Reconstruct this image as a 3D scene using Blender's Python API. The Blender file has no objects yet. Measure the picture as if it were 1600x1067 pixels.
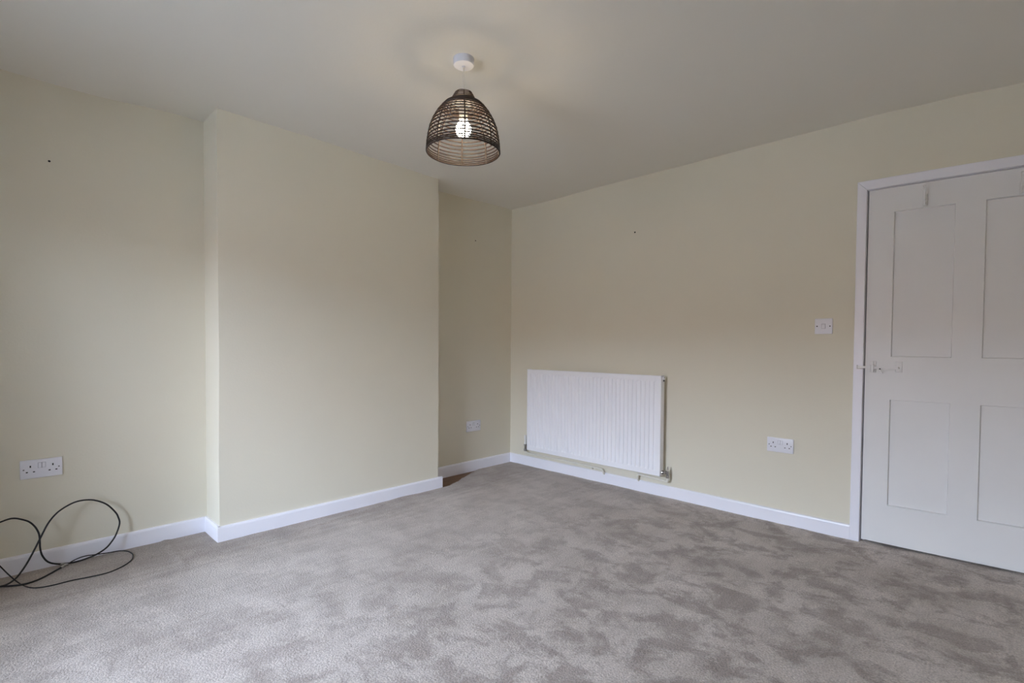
import bpy, bmesh, math, random
from mathutils import Vector, Matrix, noise

S = bpy.context.scene
COL = S.collection
PI = math.pi
R_ = random.Random(7)

# ------------------------------------------------------------------ camera
cam_d = bpy.data.cameras.new('camera')
cam = bpy.data.objects.new('camera', cam_d)
COL.objects.link(cam)
cr = Vector((0.71734523, 0.69668441, 0.00683095))
cu = Vector((-0.02224126, 0.01309917, 0.99966681))
cf = Vector((-0.6963628, 0.71725815, -0.02489176))
cam.matrix_world = Matrix(((cr.x, cu.x, -cf.x, 3.37314), (cr.y, cu.y, -cf.y, -3.45902),
                           (cr.z, cu.z, -cf.z, 1.10854), (0, 0, 0, 1)))
cam_d.sensor_width = 36.0
cam_d.lens = 789.12 / 1600 * 36.0
cam_d.shift_y = 26.18 / 1600
cam_d.clip_start = 0.02
S.camera = cam

# ------------------------------------------------------------------ sky, portal, exposure
world = bpy.data.worlds.new('overcast_sky')
S.world = world
world.use_nodes = True
wt = world.node_tree
wt.nodes.clear()
w_out = wt.nodes.new('ShaderNodeOutputWorld')
w_bg = wt.nodes.new('ShaderNodeBackground')
w_tc = wt.nodes.new('ShaderNodeTexCoord')
w_sep = wt.nodes.new('ShaderNodeSeparateXYZ')
w_map = wt.nodes.new('ShaderNodeMapRange')
w_map.inputs['From Min'].default_value = -1.0
w_map.inputs['From Max'].default_value = 1.0
w_ramp = wt.nodes.new('ShaderNodeValToRGB')
el = w_ramp.color_ramp.elements
el[0].position = 0.0
el[0].color = (0.16, 0.15, 0.13, 1)
el[1].position = 1.0
el[1].color = (0.60, 0.70, 1.0, 1)
for pos, c in ((0.49, (0.16, 0.15, 0.13, 1)), (0.51, (0.73, 0.815, 1.0, 1))):
    e = el.new(pos)
    e.color = c
wt.links.new(w_tc.outputs['Generated'], w_sep.inputs[0])
wt.links.new(w_sep.outputs['Z'], w_map.inputs['Value'])
wt.links.new(w_map.outputs[0], w_ramp.inputs[0])
wt.links.new(w_ramp.outputs[0], w_bg.inputs[0])
wt.links.new(w_bg.outputs[0], w_out.inputs[0])
SKY = 56.0
w_bg.inputs[1].default_value = SKY
WX0, WX1, WZ0, WZ1, YB = 1.12, 2.36, 0.50, 2.02, -4.75      # the window opening in the rear wall

pl_d = bpy.data.lights.new('window_portal', 'AREA')
pl_d.shape = 'RECTANGLE'
pl_d.size = WX1 - WX0
pl_d.size_y = WZ1 - WZ0
pl_d.cycles.is_portal = True
pl = bpy.data.objects.new('window_portal', pl_d)
COL.objects.link(pl)
pl.location = ((WX0 + WX1) / 2, YB - 0.13, (WZ0 + WZ1) / 2)
pl.rotation_euler = (PI / 2, 0, 0)

S.view_settings.view_transform = 'Standard'
S.view_settings.look = 'None'
S.view_settings.gamma = 1.0
S.view_settings.use_curve_mapping = False
S.view_settings.exposure = 0.0
S.cycles.max_bounces = 12
S.cycles.diffuse_bounces = 8
S.cycles.transparent_max_bounces = 12
S.cycles.sample_clamp_indirect = 6.0
BULB = 105.0

# ------------------------------------------------------------------ materials
def mat(name, col, rough=0.6, metal=0.0, bump=0.0, bscale=120.0, var=0.0, vscale=3.0, bdist=0.002, spec=0.5, coat=0.0):
    m = bpy.data.materials.new(name)
    m.use_nodes = True
    nt = m.node_tree
    b = nt.nodes['Principled BSDF']
    b.inputs['Base Color'].default_value = (*col, 1)
    b.inputs['Roughness'].default_value = rough
    b.inputs['Metallic'].default_value = metal
    b.inputs['Specular IOR Level'].default_value = spec
    tc = nt.nodes.new('ShaderNodeTexCoord')
    if var > 0:
        n = nt.nodes.new('ShaderNodeTexNoise')
        n.inputs['Scale'].default_value = vscale
        n.inputs['Detail'].default_value = 4
        nt.links.new(tc.outputs['Object'], n.inputs['Vector'])
        r = nt.nodes.new('ShaderNodeValToRGB')
        r.color_ramp.elements[0].position = 0.3
        r.color_ramp.elements[1].position = 0.7
        r.color_ramp.elements[0].color = (*[c * (1 - var) for c in col], 1)
        r.color_ramp.elements[1].color = (*[min(1, c * (1 + var)) for c in col], 1)
        nt.links.new(n.outputs['Fac'], r.inputs[0])
        nt.links.new(r.outputs[0], b.inputs['Base Color'])
    if bump > 0:
        n2 = nt.nodes.new('ShaderNodeTexNoise')
        n2.inputs['Scale'].default_value = bscale
        n2.inputs['Detail'].default_value = 3
        nt.links.new(tc.outputs['Object'], n2.inputs['Vector'])
        bp = nt.nodes.new('ShaderNodeBump')
        bp.inputs['Strength'].default_value = bump
        bp.inputs['Distance'].default_value = bdist
        nt.links.new(n2.outputs['Fac'], bp.inputs['Height'])
        nt.links.new(bp.outputs[0], b.inputs['Normal'])
    return m

M = {}
M['wall'] = mat('cream_wall_paint', (0.735, 0.695, 0.580), 0.75, bump=0.25, bscale=90, var=0.012, vscale=2.2, spec=0.2)
M['ceil'] = mat('white_ceiling_paint', (0.795, 0.77, 0.71), 0.85, bump=0.2, bscale=70, var=0.01, vscale=1.8, spec=0.15)
M['trim'] = mat('white_gloss_paint', (0.87, 0.865, 0.93), 0.35, bump=0.06, bscale=30, var=0.01, vscale=6)
M['door'] = mat('white_door_paint', (0.79, 0.785, 0.785), 0.45, bump=0.10, bscale=45, var=0.012, vscale=4)
M['rad'] = mat('white_radiator_enamel', (0.93, 0.93, 0.97), 0.30, var=0.006, vscale=5)
M['pipe'] = mat('cream_painted_pipe', (0.80, 0.77, 0.68), 0.45, var=0.03, vscale=20)
M['plastic'] = mat('white_plastic', (0.80, 0.80, 0.86), 0.30, var=0.006, vscale=30)
M['cap'] = mat('white_valve_cap', (0.82, 0.82, 0.80), 0.35, var=0.01, vscale=30)
M['dark'] = mat('dark_hole', (0.012, 0.011, 0.012), 0.8, var=0.1, vscale=60)
M['gap_shade'] = mat('grey_gap_shade', (0.20, 0.20, 0.24), 0.7, var=0.05, vscale=40)  # flat grey standing in for the shade round a rocker
M['screw'] = mat('dull_steel', (0.22, 0.22, 0.24), 0.45, metal=0.6, var=0.08, vscale=90)
M['chrome'] = mat('chrome', (0.55, 0.54, 0.52), 0.22, metal=1.0, var=0.06, vscale=60)
M['brass'] = mat('worn_valve_metal', (0.30, 0.29, 0.27), 0.35, metal=0.9, var=0.15, vscale=80)
M['cable'] = mat('black_cable_sheath', (0.0045, 0.004, 0.006), 0.5, var=0.1, vscale=40)
M['cane'] = mat('dark_brown_cane', (0.022, 0.009, 0.006), 0.5, bump=0.3, bscale=300, var=0.3, vscale=60)
M['rose'] = mat('white_ceiling_rose_plastic', (0.74, 0.75, 0.82), 0.35, var=0.006, vscale=30)
M['cord'] = mat('white_flex', (0.72, 0.68, 0.60), 0.5, var=0.02, vscale=80)
M['void'] = mat('light_block_dark', (0.05, 0.045, 0.04), 0.9, var=0.05, vscale=3)

M['street'] = mat('grey_paving', (0.26, 0.25, 0.23), 0.9, var=0.1, vscale=1.5)
M['brick'] = mat('weathered_brick', (0.30, 0.19, 0.14), 0.9, var=0.15, vscale=4)

def wood_mat():
    m = mat('brown_floorboard', (0.17, 0.085, 0.04), 0.55)
    nt = m.node_tree
    b = nt.nodes['Principled BSDF']
    tc = nt.nodes.new('ShaderNodeTexCoord')
    mp = nt.nodes.new('ShaderNodeMapping')
    mp.inputs['Scale'].default_value = (30, 3, 10)
    n = nt.nodes.new('ShaderNodeTexNoise')
    n.inputs['Scale'].default_value = 3
    n.inputs['Detail'].default_value = 6
    r = nt.nodes.new('ShaderNodeValToRGB')
    r.color_ramp.elements[0].color = (0.09, 0.04, 0.018, 1)
    r.color_ramp.elements[1].color = (0.26, 0.14, 0.065, 1)
    nt.links.new(tc.outputs['Object'], mp.inputs[0])
    nt.links.new(mp.outputs[0], n.inputs['Vector'])
    nt.links.new(n.outputs['Fac'], r.inputs[0])
    nt.links.new(r.outputs[0], b.inputs['Base Color'])
    return m
M['wood'] = wood_mat()

def carpet_mat():
    m = bpy.data.materials.new('taupe_pile_carpet')
    m.use_nodes = True
    nt = m.node_tree
    L = nt.links.new
    b = nt.nodes['Principled BSDF']
    b.inputs['Roughness'].default_value = 0.95
    b.inputs['Specular IOR Level'].default_value = 0.1
    b.inputs['Sheen Weight'].default_value = 0.25
    b.inputs['Sheen Roughness'].default_value = 0.5
    tc = nt.nodes.new('ShaderNodeTexCoord')
    def nz(scale, detail, dist=0.0, rough=0.55, vec=None):
        n = nt.nodes.new('ShaderNodeTexNoise')
        n.inputs['Scale'].default_value = scale
        n.inputs['Detail'].default_value = detail
        n.inputs['Distortion'].default_value = dist
        n.inputs['Roughness'].default_value = rough
        L(vec if vec else tc.outputs['Object'], n.inputs['Vector'])
        return n.outputs['Fac']
    def ramp(fac, a, bb, c0, c1):
        r = nt.nodes.new('ShaderNodeValToRGB')
        r.color_ramp.elements[0].position = a
        r.color_ramp.elements[1].position = bb
        r.color_ramp.elements[0].color = (*c0, 1)
        r.color_ramp.elements[1].color = (*c1, 1)
        L(fac, r.inputs[0])
        return r.outputs[0]
    def mix(fac, a, bb, mode='MIX'):
        x = nt.nodes.new('ShaderNodeMix')
        x.data_type = 'RGBA'
        x.blend_type = mode
        if isinstance(fac, float):
            x.inputs['Factor'].default_value = fac
        else:
            L(fac, x.inputs['Factor'])
        L(a, x.inputs[6])
        L(bb, x.inputs[7])
        return x.outputs[2]
    # nap brushed one way or the other: broad patches with fairly sharp borders
    mp = nt.nodes.new('ShaderNodeMapping')
    mp.inputs['Rotation'].default_value = (0, 0, -0.75)
    mp.inputs['Scale'].default_value = (1.0, 1.25, 1.0)
    L(tc.outputs['Object'], mp.inputs[0])
    big = nz(1.9, 5, 0.5, 0.6, mp.outputs[0])
    mid = nz(5.4, 8, 0.45, 0.68, mp.outputs[0])
    # the nap is trodden in darker patches in the middle of the room, smoother by the chimney breast
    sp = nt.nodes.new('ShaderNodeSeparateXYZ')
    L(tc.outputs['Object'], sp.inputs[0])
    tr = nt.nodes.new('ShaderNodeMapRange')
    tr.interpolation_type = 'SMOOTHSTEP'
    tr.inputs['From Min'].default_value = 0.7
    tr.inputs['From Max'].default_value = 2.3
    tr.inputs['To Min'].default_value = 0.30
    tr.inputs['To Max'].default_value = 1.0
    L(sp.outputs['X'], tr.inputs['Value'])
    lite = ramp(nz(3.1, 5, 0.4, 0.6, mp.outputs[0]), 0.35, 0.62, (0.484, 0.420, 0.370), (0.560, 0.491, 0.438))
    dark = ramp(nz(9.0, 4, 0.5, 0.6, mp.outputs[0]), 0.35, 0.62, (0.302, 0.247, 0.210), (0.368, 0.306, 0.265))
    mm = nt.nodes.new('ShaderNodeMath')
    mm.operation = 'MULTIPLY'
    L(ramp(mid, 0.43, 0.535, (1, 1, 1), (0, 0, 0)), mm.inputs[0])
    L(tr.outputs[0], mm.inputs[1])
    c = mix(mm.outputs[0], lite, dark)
    c = mix(0.8, c, ramp(big, 0.42, 0.54, (0.86, 0.845, 0.83), (1, 1, 1)), 'MULTIPLY')
    # fine streaks left by the vacuum cleaner
    mp2 = nt.nodes.new('ShaderNodeMapping')
    mp2.inputs['Rotation'].default_value = (0, 0, 0.16)
    mp2.inputs['Scale'].default_value = (7.0, 1.1, 1.0)
    L(tc.outputs['Object'], mp2.inputs[0])
    c = mix(0.7, c, ramp(nz(2.6, 5, 0.3, 0.62, mp2.outputs[0]), 0.38, 0.54, (0.85, 0.835, 0.82), (1, 1, 1)), 'MULTIPLY')
    # nap laid the other way in the strip along the chimney wall
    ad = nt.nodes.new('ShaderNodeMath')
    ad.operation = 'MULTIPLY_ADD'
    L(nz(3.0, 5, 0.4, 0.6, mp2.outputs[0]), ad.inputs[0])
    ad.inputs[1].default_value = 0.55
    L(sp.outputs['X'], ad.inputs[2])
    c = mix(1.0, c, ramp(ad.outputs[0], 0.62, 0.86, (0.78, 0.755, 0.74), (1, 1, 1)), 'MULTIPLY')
    # tuft grain
    g = nz(150, 3, 0.0, 0.7)
    gr = ramp(g, 0.33, 0.66, (0.52, 0.52, 0.52), (1.28, 1.28, 1.28))
    c = mix(0.8, c, gr, 'MULTIPLY')
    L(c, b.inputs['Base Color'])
    bp = nt.nodes.new('ShaderNodeBump')
    bp.inputs['Strength'].default_value = 0.9
    bp.inputs['Distance'].default_value = 0.006
    L(nz(130, 3, 0.0, 0.7), bp.inputs['Height'])
    L(bp.outputs[0], b.inputs['Normal'])
    return m
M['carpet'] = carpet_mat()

def emit_mat(name, col, s):
    m = bpy.data.materials.new(name)
    m.use_nodes = True
    nt = m.node_tree
    b = nt.nodes['Principled BSDF']
    b.inputs['Base Color'].default_value = (0.9, 0.88, 0.8, 1)
    b.inputs['Emission Color'].default_value = (*col, 1)
    b.inputs['Emission Strength'].default_value = s
    return m
M['bulb'] = emit_mat('lit_bulb_glass', (1.0, 0.80, 0.52), BULB)

def glass_mat():
    m = bpy.data.materials.new('window_glass')
    m.use_nodes = True
    nt = m.node_tree
    nt.nodes.remove(nt.nodes['Principled BSDF'])
    out = nt.nodes['Material Output']
    t = nt.nodes.new('ShaderNodeBsdfTransparent')
    t.inputs[0].default_value = (0.95, 0.97, 0.96, 1)
    g = nt.nodes.new('ShaderNodeBsdfGlossy')
    g.inputs['Roughness'].default_value = 0.02
    f = nt.nodes.new('ShaderNodeFresnel')
    f.inputs[0].default_value = 1.45
    x = nt.nodes.new('ShaderNodeMixShader')
    nt.links.new(f.outputs[0], x.inputs[0])
    nt.links.new(t.outputs[0], x.inputs[1])
    nt.links.new(g.outputs[0], x.inputs[2])
    nt.links.new(x.outputs[0], out.inputs[0])
    return m
M['glass'] = glass_mat()

# ------------------------------------------------------------------ mesh helpers
def box(bm, a, b, bev=0.0, seg=1):
    vs = bmesh.ops.create_cube(bm, size=1.0)['verts']
    for v in vs:
        v.co = Vector((a[0] + (v.co.x + .5) * (b[0] - a[0]), a[1] + (v.co.y + .5) * (b[1] - a[1]), a[2] + (v.co.z + .5) * (b[2] - a[2])))
    if bev > 0:
        es = list({e for v in vs for e in v.link_edges})
        bmesh.ops.bevel(bm, geom=es, offset=bev, segments=seg, affect='EDGES', profile=0.5)

def cyl(bm, p0, p1, r0, r1=None, n=20):
    p0, p1 = Vector(p0), Vector(p1)
    r1 = r0 if r1 is None else r1
    d = p1 - p0
    mt = Matrix.Translation((p0 + p1) / 2) @ d.to_track_quat('Z', 'Y').to_matrix().to_4x4()
    bmesh.ops.create_cone(bm, cap_ends=True, segments=n, radius1=r0, radius2=r1, depth=d.length, matrix=mt)

def lathe(bm, prof, c=(0, 0, 0), n=32, axis='Z'):
    rings = []
    for r, z in prof:
        ring = []
        for i in range(n):
            a = 2 * PI * i / n
            ring.append(bm.verts.new((c[0] + r * math.cos(a), c[1] + r * math.sin(a), c[2] + z)))
        rings.append(ring)
    for A, B in zip(rings, rings[1:]):
        for i in range(n):
            bm.faces.new((A[i], A[(i + 1) % n], B[(i + 1) % n], B[i]))
    for ring, flip in ((rings[0], True), (rings[-1], False)):
        bm.faces.new(ring[::-1] if flip else ring)

def spline(pts, sub=6):
    P = [Vector(p) for p in pts]
    out = []
    for i in range(len(P) - 1):
        p0 = P[i - 1] if i else P[i] * 2 - P[i + 1]
        p3 = P[i + 2] if i + 2 < len(P) else P[i + 1] * 2 - P[i]
        p1, p2 = P[i], P[i + 1]
        for k in range(sub):
            t = k / sub
            out.append(0.5 * ((2 * p1) + (p2 - p0) * t + (2 * p0 - 5 * p1 + 4 * p2 - p3) * t * t + (3 * p1 - p0 - 3 * p2 + p3) * t ** 3))
    out.append(P[-1])
    return out

def tube(bm, path, r, n=10, closed=False, r_end=None):
    path = [Vector(p) for p in path]
    N = len(path)
    rings = []
    up = None
    for i, p in enumerate(path):
        a = path[(i - 1) % N] if (closed or i) else path[0]
        b = path[(i + 1) % N] if (closed or i < N - 1) else path[-1]
        t = (b - a).normalized()
        if up is None:
            up = t.orthogonal().normalized()
        up = (up - t * up.dot(t)).normalized()
        s = t.cross(up)
        rr = r if r_end is None else r + (r_end - r) * i / (N - 1)
        rings.append([bm.verts.new(p + (up * math.cos(2 * PI * k / n) + s * math.sin(2 * PI * k / n)) * rr) for k in range(n)])
    m = N if closed else N - 1
    for i in range(m):
        A, B = rings[i], rings[(i + 1) % N]
        off = 0
        if closed and i == N - 1:
            off = min(range(n), key=lambda o: sum((A[k].co - B[(k + o) % n].co).length for k in range(n)))
        for k in range(n):
            bm.faces.new((A[k], A[(k + 1) % n], B[(k + 1 + off) % n], B[(k + off) % n]))
    if not closed:
        bm.faces.new(rings[0][::-1])
        bm.faces.new(rings[-1])

def link(name, bm, m, parent=None, smooth=False, kind=None, label=None, loc=None):
    bmesh.ops.recalc_face_normals(bm, faces=bm.faces)
    me = bpy.data.meshes.new(name)
    bm.to_mesh(me)
    bm.free()
    me.materials.append(M[m])
    if smooth:
        for p in me.polygons:
            p.use_smooth = True
    o = bpy.data.objects.new(name, me)
    COL.objects.link(o)
    if loc:
        o.location = loc
    if parent:
        o.parent = parent
    if kind:
        o['kind'] = kind
    if label:
        o['label'] = label
    return o

def auto(o, ang=35):
    me = o.data
    for p in me.polygons:
        p.use_smooth = True
    me.set_sharp_from_angle(angle=math.radians(ang))
    return o

def thing(name, label, cat, loc=(0, 0, 0), rz=0.0, group=None):
    o = bpy.data.objects.new(name, None)
    o.empty_display_size = 0.05
    COL.objects.link(o)
    o.location = loc
    o.rotation_euler = (0, 0, rz)
    o['label'] = label
    o['category'] = cat
    if group:
        o['group'] = group
    return o

def struct(name, bm, m, parent=None, smooth=False):
    return link(name, bm, m, parent, smooth, kind=None if parent else 'structure')

def B(*boxes, bev=0.0):
    bm = bmesh.new()
    for a, b in boxes:
        box(bm, a, b, bev)
    return bm

# ------------------------------------------------------------------ room shell
CH_D, CH_A, CH_B = 0.2474, -1.0570, -2.5815      # chimney breast depth, right and left faces
XR = 4.05                                          # right-hand end of the room
TOP = 2.62
AX0, AX1 = 2.7605, 3.725                           # architrave outer edges
JX0, JX1 = 2.807, 3.676                            # door opening
DZ = 2.0
SK_H, SK_T = 0.085, 0.016

def lens_warp(x, z):
    # door and frame heights pulled in rightward to match the lens's barrel distortion
    if x < 2.78:
        return z
    s = min((x - 2.78) / 0.65, 1.4)
    return z - (0.0135 * s ** 1.5 if z > 1.1 else -0.010 * s ** 1.5) * abs(z - 1.1)

def lens_warp_bm(bm):
    for v in bm.verts:
        v.co.z = lens_warp(v.co.x, v.co.z)
    return bm

wl = struct('wall_left', B(((-0.15, YB - 0.2, -0.05), (0, 0.15, TOP))), 'wall')
cb = bmesh.new()
box(cb, (-0.02, CH_B, -0.05), (CH_D, CH_A, TOP))
es = [e for e in cb.edges if abs(e.verts[0].co.x - CH_D) < 1e-4 and abs(e.verts[1].co.x - CH_D) < 1e-4 and abs(e.verts[0].co.z - e.verts[1].co.z) > 1]
# the old plaster arris is not quite plumb
bmesh.ops.subdivide_edges(cb, edges=es, cuts=9)
for v in cb.verts:
    if abs(v.co.x - CH_D) < 1e-4 and 0.1 < v.co.z < 2.5:
        v.co.y += 0.004 * noise.noise(Vector((v.co.z * 2.1, v.co.y, 3.3)))
struct('wall_chimney', cb, 'wall')
wr = struct('wall_right', B(((-0.15, 0, -0.05), (JX0, 0.14, TOP)), ((JX0, 0, DZ), (JX1, 0.14, TOP)), ((JX1, 0, -0.05), (XR + 0.15, 0.14, TOP))), 'wall')
struct('wall_side', B(((XR, YB - 0.2, -0.05), (XR + 0.15, 0, TOP))), 'wall')
struct('wall_rear', B(((-0.15, YB - 0.2, -0.05), (WX0, YB, TOP)), ((WX1, YB - 0.2, -0.05), (XR + 0.15, YB, TOP)),
                      ((WX0, YB - 0.2, -0.05), (WX1, YB, WZ0)), ((WX0, YB - 0.2, WZ1), (WX1, YB, TOP))), 'wall')
struct('hall_light_block', B(((2.5, 0.2, -0.05), (4.05, 0.28, TOP)), ((2.5, 0.14, -0.05), (2.56, 0.2, TOP)), ((3.99, 0.14, -0.05), (4.05, 0.2, TOP))), 'void')  # unseen dark slabs added behind the door to stop daylight leaking in

# ceiling, slightly wavy so its edges follow image coordinates, lens curve included
CP = [(0, -3.41, 2.378), (0, -3.22, 2.376), (0, -2.576, 2.400), (.247, -2.57, 2.402), (.247, -2.08, 2.399), (.247, -1.53, 2.388),
      (.247, -1.06, 2.379), (0, -1.03, 2.381), (0, 0, 2.40), (.325, 0, 2.394), (1.13, 0, 2.404), (2.27, 0, 2.408), (2.81, 0, 2.409), (3.14, 0, 2.401),
      (3.41, 0, 2.386), (3.9, 0, 2.37), (1.6, -1.96, 2.40), (2.5, -1.2, 2.40), (1.2, -1.0, 2.40), (1.4, -3.0, 2.40), (3, -2.5, 2.40), (4, -2, 2.39), (4, -3.9, 2.40), (0, -3.9, 2.378), (2, -3.9, 2.40)]
def ceil_z(x, y):
    sw = sz = 0
    for px, py, pz in CP:
        d = (x - px) ** 2 + (y - py) ** 2
        w = 1 / (d + 0.004) ** 1.5
        sw += w
        sz += w * pz
    return sz / sw
cm = bmesh.new()
nx, ny = 68, 68
g = [[cm.verts.new((-0.1 + i * (XR + 0.2) / nx, YB - 0.1 + j * (-YB + 0.2) / ny, 0)) for j in range(ny + 1)] for i in range(nx + 1)]
for row in g:
    for v in row:
        v.co.z = ceil_z(max(0, v.co.x), min(0, v.co.y))
for i in range(nx):
    for j in range(ny):
        cm.faces.new((g[i][j], g[i][j + 1], g[i + 1][j + 1], g[i + 1][j]))
ex = bmesh.ops.extrude_face_region(cm, geom=list(cm.faces))
for e in ex['geom']:
    if isinstance(e, bmesh.types.BMVert):
        e.co.z = 2.66
auto(struct('ceiling', cm, 'ceil'), 40)

# floorboards under the carpet
floor = struct('floor', B(((-0.15, YB - 0.2, -0.08), (XR + 0.15, 0.3, -0.014))), 'wood')
k = 0
for i in range(6):
    x0 = 0.003 + i * 0.118
    link('floorboard', B(((x0, -1.056, -0.014), (x0 + 0.113, -0.03, -0.011 + 0.0006 * (i % 3))), bev=0.0015), 'wood', floor)

# ------------------------------------------------------------------ skirting boards
def skirting(name, p0, p1, n, e0=0.0, e1=0.0):
    """board from p0 to p1 (wall line), n = direction into the room"""
    p0, p1, n = Vector((*p0, 0)), Vector((*p1, 0)), Vector((*n, 0))
    d = (p1 - p0).normalized()
    prof = [(0, -0.014), (SK_T, -0.014), (SK_T, SK_H - 0.012), (SK_T - 0.002, SK_H - 0.004), (SK_T - 0.006, SK_H), (0, SK_H)]
    bm = bmesh.new()
    rs = []
    for p, e in ((p0, -e0), (p1, e1)):
        rs.append([bm.verts.new(p + d * e + n * t + Vector((0, 0, z))) for t, z in prof])
    for i in range(len(prof)):
        j = (i + 1) % len(prof)
        bm.faces.new((rs[0][i], rs[0][j], rs[1][j], rs[1][i]))
    bm.faces.new(rs[0][::-1])
    bm.faces.new(rs[1])
    return struct(name, bm, 'trim')
skirting('baseboard_left', (0, YB), (0, CH_B), (1, 0), 0, -SK_T)
skirting('baseboard_chimney_side', (0, CH_B), (CH_D, CH_B), (0, -1), 0, SK_T - 0.0006)
skirting('baseboard_chimney_front', (CH_D, CH_B), (CH_D, CH_A), (1, 0), SK_T - 0.0006, 0.034)
skirting('baseboard_chimney_return', (CH_D, CH_A), (0, CH_A), (0, 1), 0, 0)
skirting('baseboard_alcove', (0, CH_A), (0, 0), (1, 0), -SK_T, 0)
skirting('baseboard_right', (0, 0), (AX0, 0), (0, -1), -SK_T, 0)
skirting('baseboard_right_end', (AX1, 0), (XR, 0), (0, -1), 0, 0)
skirting('baseboard_side', (XR, 0), (XR, YB), (-1, 0), 0, 0)
skirting('baseboard_rear', (XR, YB), (0, YB), (0, 1), 0, 0)

# ------------------------------------------------------------------ window behind the camera (the room's daylight)
win = bpy.data.objects.new('window_1', None)
COL.objects.link(win)
win['kind'] = 'structure'
win.location = (0, 0, 0)
yo, yi = YB - 0.15, YB - 0.09
fr = [((WX0, yo, WZ0), (WX1, yi, WZ0 + .05)), ((WX0, yo, WZ1 - .05), (WX1, yi, WZ1)), ((WX0, yo, WZ0), (WX0 + .05, yi, WZ1)), ((WX1 - .05, yo, WZ0), (WX1, yi, WZ1))]
link('window_frame', B(*fr, bev=0.004), 'trim', win)
n_p = 2
pw = (WX1 - WX0) / n_p
for i in range(1, n_p):
    x = WX0 + i * pw
    link('mullion', B(((x - .03, yo, WZ0 + .05), (x + .03, yi, WZ1 - .05)), bev=0.004), 'trim', win)
for i in range(n_p):
    link('window_pane', B(((WX0 + i * pw + .03, yo + .027, WZ0 + .05), (WX0 + (i + 1) * pw - .03, yo + .031, WZ1 - .05))), 'glass', win)
link('window_sill', B(((WX0 - .04, YB - .09, WZ0 - .03), (WX1 + .04, YB + .05, WZ0)), bev=0.006), 'trim', win)

# street outside, unseen: ground, and a terrace added to block the lower sky
struct('outside_ground', B(((-30, -40, -0.4), (32, YB - 0.2, -0.3))), 'street')
bm = bmesh.new()
vs = [bm.verts.new(c) for c in ((-25, -19, -0.3), (27, -19, -0.3), (27, -27, -0.3), (-25, -27, -0.3), (-25, -19, 3.2), (27, -19, 3.2), (27, -27, 3.2), (-25, -27, 3.2), (-25, -23, 4.6), (27, -23, 4.6))]
for f in ((0, 1, 5, 4), (2, 3, 7, 6), (4, 5, 9, 8), (6, 7, 8, 9), (1, 2, 6, 9, 5), (3, 0, 4, 8, 7)):
    bm.faces.new([vs[i] for i in f])
struct('sky_block_terrace', bm, 'brick')

# ------------------------------------------------------------------ door
door = bpy.data.objects.new('door_1', None)
COL.objects.link(door)
door['kind'] = 'structure'
LX0, LX1, LZ0, LZ1 = 2.8135, 3.669, 0.014, 1.9945
YF, YK, YP = 0.006, 0.042, 0.0205                # face, back, panel face
P1, P2, P3, P4 = 2.930, 3.184, 3.299, 3.553     # panel edges
ZB, ZL0, ZL1, ZT = 0.232, 0.823, 1.061, 1.8615
def dpart(name, a, b, bev=0.0, m='door'):
    bm = bmesh.new()
    nseg = max(1, int((b[0] - a[0]) / 0.1))
    box(bm, a, b, bev, 1)
    if nseg > 1:
        for i in range(1, nseg):
            x = a[0] + (b[0] - a[0]) * i / nseg
            bmesh.ops.bisect_plane(bm, geom=list(bm.verts) + list(bm.edges) + list(bm.faces), plane_co=(x, 0, 0), plane_no=(1, 0, 0))
    return link(name, lens_warp_bm(bm), m, door)
dpart('stile', (LX0, YF, LZ0), (P1, YK, LZ1))
dpart('stile', (P4, YF, LZ0), (LX1, YK, LZ1))
dpart('rail', (P1, YF, ZT), (P4, YK, LZ1))
dpart('rail', (P1, YF, ZL0), (P4, YK, ZL1))
dpart('rail', (P1, YF, LZ0), (P4, YK, ZB))
dpart('muntin', (P2, YF, ZL1), (P3, YK, ZT))
dpart('muntin', (P2, YF, ZB), (P3, YK, ZL0))
for x0, x1 in ((P1, P2), (P3, P4)):
    for z0, z1 in ((ZB, ZL0), (ZL1, ZT)):
        pnl = dpart('door_panel', (x0 - .008, YP, z0 - .008), (x1 + .008, YP + .012, z1 + .008), 0.001)
        # worn, paint-filled edge round the recess
        bm = bmesh.new()
        w_, d_ = 0.0030, YF + 0.0012
        o_ = [bm.verts.new(c) for c in ((x0, d_, z0), (x1, d_, z0), (x1, d_, z1), (x0, d_, z1))]
        i_ = [bm.verts.new(c) for c in ((x0 + w_, YP, z0 + w_), (x1 - w_, YP, z0 + w_), (x1 - w_, YP, z1 - w_), (x0 + w_, YP, z1 - w_))]
        for k in range(4):
            bm.faces.new((o_[k], o_[(k + 1) % 4], i_[(k + 1) % 4], i_[k]))
        link('panel_edge', lens_warp_bm(bm), 'door', pnl)

# lift latch, painted over in white
def lat(name, bm, m='door'):
    return auto(link(name, bm, m, door, label=None), 40)
lat('latch_keeper', B(((2.838, -0.0005, 0.972), (2.853, 0.0065, 1.034), ), ((2.858, 0.0, 0.972), (2.866, 0.0065, 1.034)), ((2.845, -0.027, 1.012), (2.858, 0.002, 1.016)), ((2.845, -0.027, 0.983), (2.858, 0.002, 0.987)), ((2.845, -0.0305, 0.983), (2.858, -0.0265, 1.016)), bev=0.001))
bm = bmesh.new()
bar_pts = [(2.7815, 1.001), (2.83, 1.001), (2.87, 1.000), (2.905, 0.9985), (2.94, 0.9985), (2.965, 1.001)]
prev = None
for (x, z) in bar_pts:
    hw = 0.0065
    ring = [bm.verts.new((x, -0.0240, z - hw)), bm.verts.new((x, -0.0172, z - hw)), bm.verts.new((x, -0.0172, z + hw)), bm.verts.new((x, -0.0240, z + hw))]
    if prev:
        for k in range(4):
            bm.faces.new((prev[k], prev[(k + 1) % 4], ring[(k + 1) % 4], ring[k]))
    else:
        bm.faces.new(ring)
    prev = ring
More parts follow.
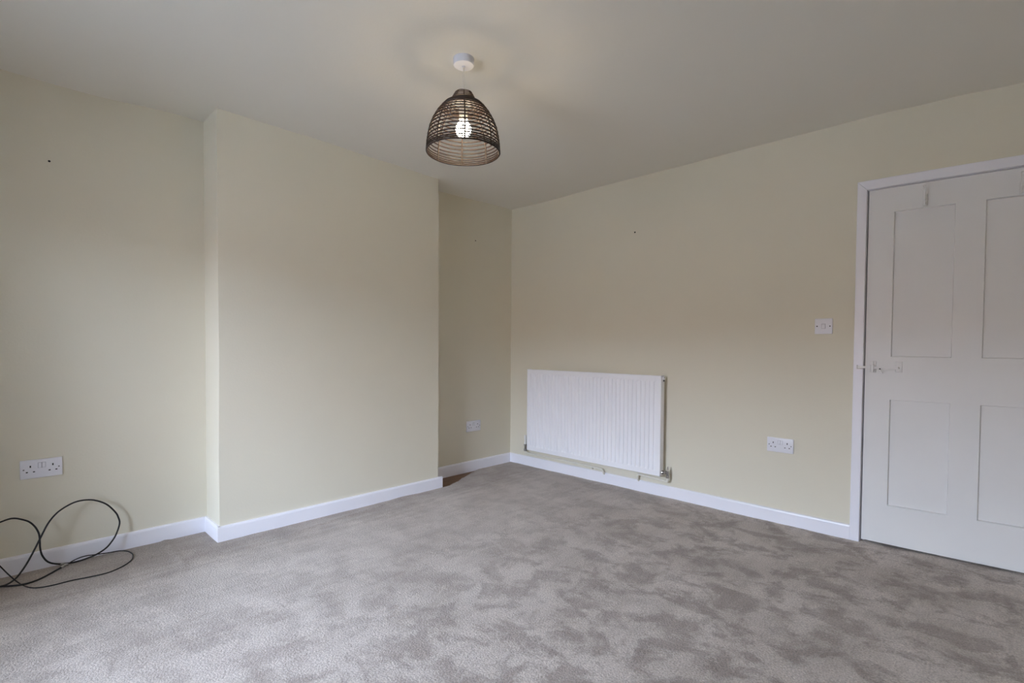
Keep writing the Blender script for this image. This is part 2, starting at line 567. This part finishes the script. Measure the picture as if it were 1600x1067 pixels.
bm.faces.new(prev)
lat('latch_bar', bm)
bm = bmesh.new()
box(bm, (2.953, 0.0, 0.976), (2.982, 0.0065, 1.036), 0.0015)
for z in (0.983, 1.028):
    cyl(bm, (2.972, 0.003, z), (2.972, -0.002, z), 0.0035, 0.0025, 12)
cyl(bm, (2.966, 0.003, 1.001), (2.966, -0.026, 1.001), 0.005, 0.004, 14)
lat('latch_plate', bm)
bm = bmesh.new()
tube(bm, spline([(2.886, 0.008, 0.995), (2.888, -0.014, 0.991), (2.893, -0.026, 0.983), (2.901, -0.031, 0.971)], 5), 0.0045, 8, r_end=0.003)
lat('thumb_lever', bm)
bm = bmesh.new()
cyl(bm, (2.8865, 0.0062, 0.9945), (2.8865, -0.0245, 0.9935), 0.004, 0.004, 12)
link('lever_slot', bm, 'dark', door)

# double coat hooks screwed to the top rail
def coat_hook(x, zt, label):
    z = zt
    bm = bmesh.new()
    box(bm, (x - 0.009, -0.001, z - 0.098), (x + 0.009, 0.0065, z - 0.035), 0.002, 2)
    for dz in (-0.045, -0.088):
        cyl(bm, (x, 0.002, z + dz), (x, -0.004, z + dz), 0.0042, 0.003, 12)
    tube(bm, spline([(x, 0.0, z - 0.062), (x, -0.014, z - 0.068), (x, -0.026, z - 0.056), (x, -0.034, z - 0.036), (x, -0.043, z - 0.018), (x, -0.055, z - 0.009)], 5), 0.0052, 10, r_end=0.0036)
    bmesh.ops.create_uvsphere(bm, u_segments=12, v_segments=8, radius=0.0062, matrix=Matrix.Translation((x, -0.057, z - 0.007)))
    tube(bm, spline([(x, 0.0, z - 0.082), (x, -0.016, z - 0.092), (x, -0.028, z - 0.088), (x, -0.033, z - 0.074)], 5), 0.0048, 10, r_end=0.0038)
    bmesh.ops.create_uvsphere(bm, u_segments=12, v_segments=8, radius=0.0055, matrix=Matrix.Translation((x, -0.033, z - 0.072)))
    return auto(link('coat_hook', bm, 'door', door, label=label), 50)
coat_hook(3.062, 1.963, 'white painted coat hook above the upper left door panel')
coat_hook(3.424, 1.951, 'white painted coat hook at the right edge of the photo')

# architrave, jamb and stop
def arch():
    T = 0.016
    def strip(quad):
        bm = bmesh.new()
        f = [bm.verts.new((x, -T, z)) for x, z in quad]
        bk = [bm.verts.new((x, 0.004, z)) for x, z in quad]
        bm.faces.new(f)
        bm.faces.new(bk[::-1])
        for i in range(4):
            bm.faces.new((f[i], bk[i], bk[(i + 1) % 4], f[(i + 1) % 4]))
        es = [e for e in bm.edges if abs(e.verts[0].co.y + T) < 1e-5 and abs(e.verts[1].co.y + T) < 1e-5]
        bmesh.ops.bevel(bm, geom=es, offset=0.003, segments=2, affect='EDGES', profile=0.5)
        return bm
    zt, zi = 2.050, 1.9985
    struct('trim_1', strip([(AX0, -0.014), (JX0, -0.014), (JX0, zi), (AX0, zt)]), 'trim')
    bm = strip([(AX0, zt), (JX0, zi), (JX1, zi), (AX1, zt)])
    for i in range(1, 9):
        bmesh.ops.bisect_plane(bm, geom=list(bm.verts) + list(bm.edges) + list(bm.faces), plane_co=(AX0 + 0.1 * i, 0, 0), plane_no=(1, 0, 0))
    struct('trim_2', lens_warp_bm(bm), 'trim')
    struct('trim_3', strip([(JX1, -0.014), (AX1, -0.014), (AX1, zt - .025), (JX1, zi - .025)]), 'trim')
    bm = bmesh.new()
    box(bm, (JX0, 0.003, -0.014), (JX0 + 0.002, 0.14, DZ))
    box(bm, (JX1 - 0.002, 0.003, -0.014), (JX1, 0.14, DZ))
    for i in range(9):
        x0 = JX0 + (JX1 - JX0) * i / 9
        x1 = JX0 + (JX1 - JX0) * (i + 1) / 9
        box(bm, (x0, 0.003, 1.9975), (x1, 0.14, 2.01))
        box(bm, (x0, 0.043, 1.97), (x1, 0.056, 2.0))
    box(bm, (JX0, 0.043, -0.014), (JX0 + 0.016, 0.056, DZ))
    box(bm, (JX1 - 0.016, 0.043, -0.014), (JX1, 0.056, DZ))
    struct('trim_4', lens_warp_bm(bm), 'trim')
arch()
# staple on the frame that catches the latch bar
bm = bmesh.new()
box(bm, (2.7775, -0.030, 0.988), (2.7815, -0.015, 1.012), 0.001)
box(bm, (2.7775, -0.030, 0.9885), (2.800, -0.015, 0.9935), 0.001)
link('latch_catch', bm, 'door', bpy.data.objects['trim_1'])

# ------------------------------------------------------------------ fitted carpet
def carpet_hole(x, y):
    """corner by the chimney breast where the carpet stops short"""
    if y < CH_A - 0.001 or y > -0.42:
        return False
    pts = [(-1.04, .262), (-0.93, .245), (-0.82, .200), (-0.73, .150), (-0.64, .105), (-0.54, .055), (-0.44, .012)]
    for (ya, xa), (yb, xb) in zip(pts, pts[1:]):
        if ya <= y <= yb:
            lim = xa + (xb - xa) * (y - ya) / (yb - ya)
            return x < lim + 0.008 * noise.noise(Vector((x * 18, y * 18, 2)))
    return False

def sstep(a, b, t):
    t = max(0, min(1, (t - a) / (b - a)))
    return t * t * (3 - 2 * t)

def carpet_z(x, y):
    z = 0.0022 * noise.noise(Vector((x * 3.1, y * 3.1, 0.3))) + 0.0014 * noise.noise(Vector((x * 11, y * 11, 4.1)))
    # brushed ridges
    z += 0.0020 * max(0, noise.noise(Vector((x * 5 + y * 2, y * 5 - x * 2, 9.0))))
    # pressed strip and ridge along the chimney breast
    if -2.6 < y < -1.2:
        e = x - (0.262 + 0.10 * sstep(-1.3, -1.9, y) + 0.08 * sstep(-1.9, -2.4, y))
        z += 0.006 * math.exp(-(e / 0.016) ** 2) * sstep(-1.2, -1.4, y) * sstep(-2.45, -2.15, y)
    # trimmed seam running out from the alcove
    if x < 0.5:
        z += 0.006 * math.exp(-((y + 2.792 + 0.03 * x) / 0.012) ** 2) * sstep(0.5, 0.42, x)
    z += 0.014 * sstep(2.8, 3.5, x) * sstep(-0.6, 0.0, y)  # carpet raised toward the door to meet its lens-bent lower edge
    z -= 0.002 * sstep(0.03, 0.016, x)
    return z

def carpet():
    st = 0.0165
    nx = int(XR / st)
    ny = int(-YB / st) + 3
    sx, sy = XR / nx, (-YB + 0.045) / ny
    verts, faces = [], []
    for i in range(nx + 1):
        x = i * sx
        for j in range(ny + 1):
            y = YB + j * sy
            verts.append((x, y, -0.03 if carpet_hole(x, y) else carpet_z(x, y)))
    for i in range(nx):
        for j in range(ny):
            if i * sx < CH_D - 0.002 and CH_B + 0.002 < YB + j * sy < CH_A - sy - 0.002 and (i + 1) * sx < CH_D + 0.01:
                continue
            a = i * (ny + 1) + j
            faces.append((a, a + ny + 1, a + ny + 2, a + 1))
    me = bpy.data.meshes.new('carpet')
    me.from_pydata(verts, [], faces)
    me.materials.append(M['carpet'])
    for p in me.polygons:
        p.use_smooth = True
    o = bpy.data.objects.new('carpet', me)
    COL.objects.link(o)
    o['label'] = 'taupe cut pile carpet fitted wall to wall, with brushed darker patches'
    o['category'] = 'carpet'
    return o
carpet()

# ------------------------------------------------------------------ radiator
def radiator():
    X0, X1, Z0, Z1 = 0.297, 1.608, 0.166, 0.898
    YFR, YBK = -0.090, -0.040
    t = thing('radiator', 'white ribbed panel radiator mounted on the cream wall below head height', 'radiator', ((X0 + X1) / 2, 0, Z0))
    t['label'] = 'white panel radiator with vertical flutes on the wall left of the door'
    ox, oz = (X0 + X1) / 2, Z0
    # pressed front sheet
    ng, pitch = 35, 0.03574
    gx0 = X0 + 0.0475
    xs = [(X0 + 0.006, 0), (X0 + 0.030, 0)]
    for i in range(ng):
        c = gx0 + i * pitch
        for dx, h in ((-0.0115, 0), (-0.0075, 1), (0.0075, 1), (0.0115, 0)):
            xs.append((c + dx, h))
    xs += [(X1 - 0.006, 0)]
    zs = [(Z0 + 0.006, 0), (Z0 + 0.036, 0), (Z0 + 0.044, .7), (Z0 + 0.052, 1), (Z1 - 0.052, 1), (Z1 - 0.044, .7), (Z1 - 0.036, 0), (Z1 - 0.008, 0)]
    bm = bmesh.new()
    grid = [[bm.verts.new((x - ox, YFR + 0.0065 * h * k, z - oz)) for z, k in zs] for x, h in xs]
    for i in range(len(xs) - 1):
        for j in range(len(zs) - 1):
            bm.faces.new((grid[i][j], grid[i + 1][j], grid[i + 1][j + 1], grid[i][j + 1]))
    auto(link('front_panel', bm, 'rad', t), 25)
    # seam frame round the sheet
    bm = bmesh.new()
    for a, b in (((X0, YFR - .002, Z0), (X0 + .007, YBK, Z1)), ((X1 - .007, YFR - .002, Z0), (X1, YBK, Z1)),
                 ((X0, YFR - .002, Z0), (X1, YFR + .018, Z0 + .007)), ((X0, YFR - .002, Z1 - .008), (X1, YFR + .018, Z1))):
        box(bm, (a[0] - ox, a[1], a[2] - oz), (b[0] - ox, b[1], b[2] - oz), 0.002, 2)
    auto(link('edge_frame', bm, 'rad', t), 40)
    bm = bmesh.new()
    box(bm, (X0 + 0.007 - ox, YFR + .012, 0.006), (X1 - 0.006 - ox, YBK, Z1 - Z0 - 0.006), 0.004, 2)
    auto(link('back_panel', bm, 'rad', t), 40)
    # bleed plug and blanking hole at the top right end
    bm = bmesh.new()
    cyl(bm, (X1 - 0.010 - ox, -0.058, Z1 - 0.020 - oz), (X1 + 0.008 - ox, -0.058, Z1 - 0.020 - oz), 0.012, 0.012, 18)
    auto(link('bleed_plug', bm, 'rad', t), 40)
    bm = bmesh.new()
    for dz, r in ((-0.013, 0.0042), (-0.036, 0.0065)):
        cyl(bm, (X1 + 0.002 - ox, -0.060, Z1 + dz - oz), (X1 + 0.0088 - ox, -0.060, Z1 + dz - oz), r, r, 12)
    link('bleed_screw', bm, 'dark', t)
    # wall brackets
    for bx in (X0 + 0.2, X1 - 0.2):
        link('wall_bracket', B(((bx - .015 - ox, YBK, 0.08), (bx + .015 - ox, 0.0, Z1 - Z0 - 0.06)), bev=0.002), 'rad', t)
    # thermostatic / lockshield valves
    zc = 0.188 - oz
    xv = 0.238 - ox
    bm = bmesh.new()
    lathe(bm, [(0.004, 0.012), (0.010, 0.0125), (0.0115, 0.022), (0.0115, 0.026), (0.0095, 0.030), (0.0095, 0.060), (0.0125, 0.064), (0.0125, 0.094), (0.010, 0.098), (0.002, 0.099)], (xv, -0.045, zc), 20)
    auto(link('valve_cap', bm, 'cap', t, label='white cylindrical valve cap on the left end'), 40)
    bm = bmesh.new()
    cyl(bm, (xv, -0.045, zc - 0.045), (xv, -0.045, zc + 0.014), 0.0095, 0.0095, 18)
    cyl(bm, (xv, -0.045, zc - 0.048), (xv, -0.045, zc - 0.026), 0.0145, 0.0145, 6)
    cyl(bm, (xv, -0.045, zc + 0.002), (xv, -0.045, zc + 0.016), 0.0145, 0.0145, 6)
    cyl(bm, (xv, -0.045, zc - 0.008), (X0 + 0.02 - ox, -0.055, zc - 0.008), 0.0085, 0.0085, 16)
    cyl(bm, (xv + 0.016, -0.0475, zc - 0.008), (xv + 0.034, -0.051, zc - 0.008), 0.0145, 0.0145, 6)
    auto(link('valve_body', bm, 'brass', t, label='worn metal valve body at the left end'), 30)
    xr = 1.648 - ox
    bm = bmesh.new()
    cyl(bm, (xr, -0.05, zc - 0.030), (xr, -0.05, zc + 0.018), 0.0100, 0.0095, 18)
    cyl(bm, (xr, -0.05, zc - 0.034), (xr, -0.05, zc - 0.014), 0.0135, 0.0135, 6)
    cyl(bm, (xr, -0.05, zc + 0.016), (xr, -0.05, zc + 0.030), 0.0085, 0.0065, 14)
    cyl(bm, (xr, -0.05, zc + 0.030), (xr, -0.05, zc + 0.050), 0.0042, 0.0035, 12)
    cyl(bm, (X1 - 0.01 - ox, -0.055, zc + 0.002), (xr, -0.05, zc + 0.002), 0.0078, 0.0078, 16)
    cyl(bm, (X1 + 0.010 - ox, -0.0535, zc + 0.002), (X1 + 0.026 - ox, -0.052, zc + 0.002), 0.0135, 0.0135, 6)
    cyl(bm, (X1 - 0.002 - ox, -0.055, zc + 0.002), (X1 + 0.008 - ox, -0.055, zc + 0.002), 0.0165, 0.0145, 16)
    auto(link('valve_body', bm, 'chrome', t, label='chrome lockshield valve at the right end'), 30)
    # painted pipes
    bm = bmesh.new()
    tube(bm, spline([(xv, -0.045, 0.146 - oz), (xv + 0.003, -0.044, 0.138 - oz), (0.262 - ox, -0.041, 0.1265 - oz), (0.282 - ox, -0.038, 0.1225 - oz), (0.32 - ox, -0.036, 0.1225 - oz)], 5)
         + [Vector((0.7 - ox, -0.034, 0.1225 - oz))] + spline([(1.045 - ox, -0.032, 0.1165 - oz), (1.068 - ox, -0.031, 0.113 - oz), (1.078 - ox, -0.031, 0.100 - oz), (1.080 - ox, -0.026, 0.085 - oz), (1.080 - ox, -0.012, 0.074 - oz)], 5), 0.0072, 12)
    auto(link('pipe', bm, 'pipe', t, label='long cream painted pipe under the radiator'), 60)
    bm = bmesh.new()
    tube(bm, spline([(xr, -0.05, 0.158 - oz), (xr, -0.05, 0.142 - oz), (1.643 - ox, -0.049, 0.1285 - oz), (1.628 - ox, -0.047, 0.1275 - oz), (1.60 - ox, -0.045, 0.1285 - oz)], 5)
         + spline([(1.43 - ox, -0.036, 0.134 - oz), (1.405 - ox, -0.035, 0.133 - oz), (1.394 - ox, -0.034, 0.122 - oz), (1.392 - ox, -0.030, 0.098 - oz), (1.392 - ox, -0.012, 0.080 - oz)], 5), 0.0075, 12)
    auto(link('pipe', bm, 'pipe', t, label='short cream painted pipe at the right end'), 60)
    bm = bmesh.new()
    box(bm, (0.958 - ox, -0.030, 0.096 - oz), (0.968 - ox, 0.0, 0.114 - oz), 0.002)
    link('pipe_clip', bm, 'pipe', t)
    return t
radiator()

# ------------------------------------------------------------------ sockets and switch (local: x right, y out of the wall is -y, z up)
def faceplate(bm, w, h, d):
    box(bm, (-w / 2, -d, -h / 2), (w / 2, 0.0, h / 2), 0.0028, 3)

def double_socket(label, loc, rz, w=0.153, h=0.0905):
    t = thing('double_socket', label, 'socket', loc, rz, 'double wall sockets')
    bm = bmesh.new()
    faceplate(bm, w, h, 0.0095)
    auto(link('faceplate', bm, 'plastic', t), 30)
    def X(f):
        return (f - 0.5) * w
    for f in (0.462, 0.553):
        link('rocker_gap_shade', B(((X(f) - 0.0070, -0.0098, 0.0036), (X(f) + 0.0070, -0.006, 0.0294))), 'gap_shade', t)  # grey plate behind the rocker paints the shade along its edges
        bm = bmesh.new()
        box(bm, (X(f) - 0.0060, -0.0130, 0.0045), (X(f) + 0.0062, -0.006, 0.0285), 0.0012, 2)
        for v in bm.verts:
            if v.co.z > 0.016 and v.co.y < -0.009:
                v.co.y += 0.0022
        auto(link('rocker', bm, 'plastic', t), 30)
    for f in (0.24, 0.77):
        link('pin_hole', B(((X(f) - 0.0026, -0.0098, 0.0085), (X(f) + 0.0026, -0.006, 0.0185))), 'dark', t)
        for s in (-0.0125, 0.0125):
            link('pin_hole', B(((X(f) + s - 0.0038, -0.0098, -0.0155), (X(f) + s + 0.0038, -0.006, -0.0105))), 'dark', t)
    for f in (0.085, 0.915):
        bm = bmesh.new()
        cyl(bm, (X(f), -0.006, 0.0), (X(f), -0.0100, 0.0), 0.0034, 0.0034, 14)
        link('screw', bm, 'screw', t)
    return t
double_socket('white double socket on the right wall between radiator and door', (2.381, 0, 0.493), 0)
double_socket('white double socket on the left wall above the black cables', (0, -3.297, 0.493), PI / 2)
double_socket('white double socket in the recess right of the chimney breast', (0, -0.477, 0.392), PI / 2, 0.165, 0.094)

t = thing('light_switch', 'white single light switch on the cream wall beside the door', 'switch', (2.6055, 0, 1.237))
bm = bmesh.new()
faceplate(bm, 0.092, 0.092, 0.0095)
auto(link('faceplate', bm, 'plastic', t), 30)
link('rocker_gap_shade', B(((-0.0105, -0.0098, -0.014), (0.0105, -0.006, 0.014))), 'gap_shade', t)
bm = bmesh.new()
box(bm, (-0.0095, -0.0135, -0.013), (0.0095, -0.006, 0.013), 0.0012, 2)
for v in bm.verts:
    if v.co.z > 0 and v.co.y < -0.009:
        v.co.y += 0.0022
auto(link('rocker', bm, 'plastic', t), 30)
for x in (-0.0335, 0.0335):
    bm = bmesh.new()
    cyl(bm, (x, -0.006, 0), (x, -0.0099, 0), 0.0036, 0.0036, 14)
    link('screw', bm, 'dark', t)

# screw holes left in the plaster
def hole(parent, c, n, r):
    bm = bmesh.new()
    c, n = Vector(c), Vector(n)
    cyl(bm, c - n * 0.01, c + n * 0.0006, r, r, 14)
    link('screw_hole', bm, 'dark', parent)
hole(wl, (0, -3.251, 1.997), (1, 0, 0), 0.0052)
hole(wl, (0, -0.459, 2.037), (1, 0, 0), 0.0055)
hole(wr, (1.324, 0, 1.987), (0, -1, 0), 0.0062)
bm = bmesh.new()
cyl(bm, (-0.005, -3.251, 1.973), (0.0012, -3.251, 1.973), 0.011, 0.009, 20)
link('filler_patch', bm, 'wall', wl)

# ------------------------------------------------------------------ pendant lamp
def pendant():
    cx, cy = 1.6004, -1.9592
    zc = ceil_z(cx, cy)
    t = thing('pendant_lamp', 'dark brown woven cane pendant lamp hanging from the ceiling, bulb lit', 'lamp', (cx, cy, zc))
    Z = lambda z: z - zc
    bm = bmesh.new()
    lathe(bm, [(0.0465, 0.0), (0.0465, -0.026), (0.0445, -0.031), (0.034, -0.0335), (0.008, -0.034), (0.006, -0.039), (0.003, -0.039)], n=36)
    auto(link('ceiling_rose', bm, 'rose', t), 35)
    bm = bmesh.new()
    cyl(bm, (0.001, 0, -0.036), (0.001, 0, Z(2.205)), 0.0030, 0.0030, 10)
    auto(link('cord', bm, 'cord', t), 60)
    bm = bmesh.new()
    lathe(bm, [(0.006, Z(2.212)), (0.013, Z(2.205)), (0.019, Z(2.190)), (0.0195, Z(2.132)), (0.0175, Z(2.119)), (0.004, Z(2.119))], n=24)
    auto(link('lamp_holder', bm, 'cap', t), 35)
    bm = bmesh.new()
    lathe(bm, [(0.014, Z(2.1205)), (0.020, Z(2.1165)), (0.0285, Z(2.106)), (0.0335, Z(2.092)), (0.0345, Z(2.084)), (0.0330, Z(2.072)), (0.0275, Z(2.060)), (0.0185, Z(2.0525)), (0.009, Z(2.0495)), (0.002, Z(2.049))], n=28)
    link('bulb', bm, 'bulb', t, smooth=True, label='glowing warm white bulb')
    # cane shade: profile radius by height
    prof = [(2.2445, 0.0375), (2.233, 0.0440), (2.219, 0.0515), (2.208, 0.0590), (2.190, 0.086), (2.171, 0.104), (2.148, 0.121), (2.120, 0.137), (2.090, 0.149), (2.057, 0.157), (2.020, 0.162), (1.982, 0.1645)]
    def rad(z):
        for (za, ra), (zb, rb) in zip(prof, prof[1:]):
            if za >= z >= zb:
                return ra + (rb - ra) * (za - z) / (za - zb)
        return prof[-1][1]
    def ring(bm, z, r, w, n=56):
        tube(bm, [(r * math.cos(2 * PI * i / n), r * math.sin(2 * PI * i / n), Z(z) + 0.0006 * math.sin(5 * 2 * PI * i / n + z * 90)) for i in range(n)], w, 7, closed=True)
    bm = bmesh.new()
    ring(bm, 1.982, 0.1645, 0.0040)
    sh = auto(link('lamp_shade', bm, 'cane', t, label='open woven dark cane dome shade with a narrow neck'), 60)
    zs = [2.2445, 2.2355, 2.2265, 2.2175, 2.2075, 2.2015, 2.1955, 2.1895, 2.1835, 2.1765, 2.1660, 2.1520, 2.1365, 2.1205, 2.1040, 2.0870, 2.0700, 2.0530, 2.0360, 2.0210, 2.0085, 1.9985, 1.9905]
    for z in zs:
        bm = bmesh.new()
        ring(bm, z, rad(z) + 0.0012, 0.0024 if z > 2.21 else (0.0038 if z > 2.17 else 0.0029))
        auto(link('hoop', bm, 'cane', sh), 60)
    aim = math.atan2(-3.459 - cy, 3.373 - cx)
    for k in range(8):
        a = aim + 0.04 + k * PI / 4
        bm = bmesh.new()
        pts = [((rad(z) - 0.0022) * math.cos(a), (rad(z) - 0.0022) * math.sin(a), Z(z)) for z, _ in prof]
        pts[-1] = (pts[-1][0], pts[-1][1], Z(1.978))
        tube(bm, spline(pts, 3), 0.0032, 8)
        auto(link('rib', bm, 'cane', sh), 60)
    # wire spider that carries the shade on the holder
    bm = bmesh.new()
    for k in range(4):
        a = aim + 0.04 + k * PI / 2
        tube(bm, [(0.012 * math.cos(a), 0.012 * math.sin(a), Z(2.2045)), (0.0655 * math.cos(a), 0.0655 * math.sin(a), Z(2.2065))], 0.0016, 6)
    ring(bm, 2.2045, 0.014, 0.0018, 24)
    link('shade_carrier', bm, 'screw', t)
pendant()

# ------------------------------------------------------------------ cables on the carpet
CA_ = [ (0.060,-3.472,0.2640),(0.057,-3.442,0.2743),(0.053,-3.418,0.2802),(0.050,-3.396,0.2794),(0.054,-3.371,0.2689),(0.058,-3.347,0.2533),(0.062,-3.330,0.2315),(0.067,-3.320,0.2116),(0.071,-3.313,0.1890),(0.075,-3.311,0.1679),(0.067,-3.310,0.1438),(0.059,-3.309,0.1162),(0.052,-3.302,0.0760),(0.044,-3.281,0.0344),(0.036,-3.246,0.0096),(0.046,-3.204,0.0041),(0.056,-3.164,0.0071),(0.065,-3.132,0.0149),(0.075,-3.102,0.0265),(0.066,-3.063,0.0447),(0.058,-3.038,0.0688),(0.049,-3.016,0.1029),(0.040,-3.000,0.1528),(0.039,-3.005,0.1876),(0.038,-3.017,0.2177),(0.036,-3.049,0.2627),(0.035,-3.087,0.2911),(0.043,-3.126,0.3076),(0.052,-3.172,0.3105),(0.060,-3.212,0.2972),(0.068,-3.249,0.2726),(0.077,-3.281,0.2321),(0.085,-3.309,0.1717),(0.100,-3.334,0.1182),(0.115,-3.361,0.0670),(0.130,-3.382,0.0377),(0.145,-3.401,0.0197),(0.160,-3.429,0.0098),(0.165,-3.458,0.0124),(0.170,-3.487,0.0214) ]
CB_ = [ (0.082,-3.235,0.0034),(0.097,-3.250,0.0034),(0.133,-3.280,0.0034),(0.174,-3.322,0.0034),(0.190,-3.368,0.0034),(0.168,-3.417,0.0034),(0.132,-3.460,0.0034),(0.098,-3.498,0.0034) ]
CC_ = [ (0.058,-3.214,0.0022),(0.050,-3.186,0.0145),(0.040,-3.148,0.0197),(0.034,-3.098,0.0131),(0.036,-3.047,0.0079),(0.036,-2.999,0.0041),(0.066,-2.971,0.0022),(0.114,-2.961,0.0022),(0.158,-2.963,0.0022),(0.214,-2.979,0.0022),(0.269,-3.021,0.0022),(0.306,-3.082,0.0022),(0.304,-3.146,0.0022),(0.291,-3.213,0.0022),(0.293,-3.280,0.0022),(0.279,-3.327,0.0022),(0.242,-3.357,0.0022),(0.171,-3.383,0.0022),(0.190,-3.417,0.0594),(0.160,-3.446,0.1009),(0.140,-3.474,0.1401) ]
def cable(label, pts, r, ends, group=None):
    pts = [(x, y, z + (max(0.0, carpet_z(x, y)) + 0.0008) * max(0.0, 1 - z / 0.05)) for x, y, z in pts]
    ends = [((p[0], p[1], p[2] + max(0.0, carpet_z(p[0], p[1])) + 0.002), d) for p, d in ends]
    t = thing('coaxial_cable', label, 'cable', (0.08, -3.24, 0.0))
    o = Vector(t.location)
    bm = bmesh.new()
    tube(bm, [p - o for p in spline(pts, 5)], r, 10)
    auto(link('sheath', bm, 'cable', t), 60)
    for p, d in ends:
        p, d = Vector(p) - o, Vector(d).normalized()
        bm = bmesh.new()
        cyl(bm, p - d * 0.006, p + d * 0.012, 0.0056, 0.0056, 16)
        cyl(bm, p + d * 0.012, p + d * 0.026, 0.0070, 0.0070, 6)
        cyl(bm, p + d * 0.026, p + d * 0.033, 0.0052, 0.0052, 16)
        cyl(bm, p + d * 0.033, p + d * 0.041, 0.0008, 0.0006, 8)
        auto(link('connector', bm, 'chrome', t, label='silver screw connector on the cable end'), 30)
    return t
cable('thick black cable standing up in two big loops against the left wall', CA_, 0.0039, [])
cable('short black cable end lying on the carpet by the skirting', CB_, 0.0039, [(CB_[0], Vector(CB_[0]) - Vector(CB_[1]))])
cable('thin black cable lying in a flat loop on the carpet', CC_, 0.0026, [(CC_[0], (-0.55, -0.55, 0.0))])
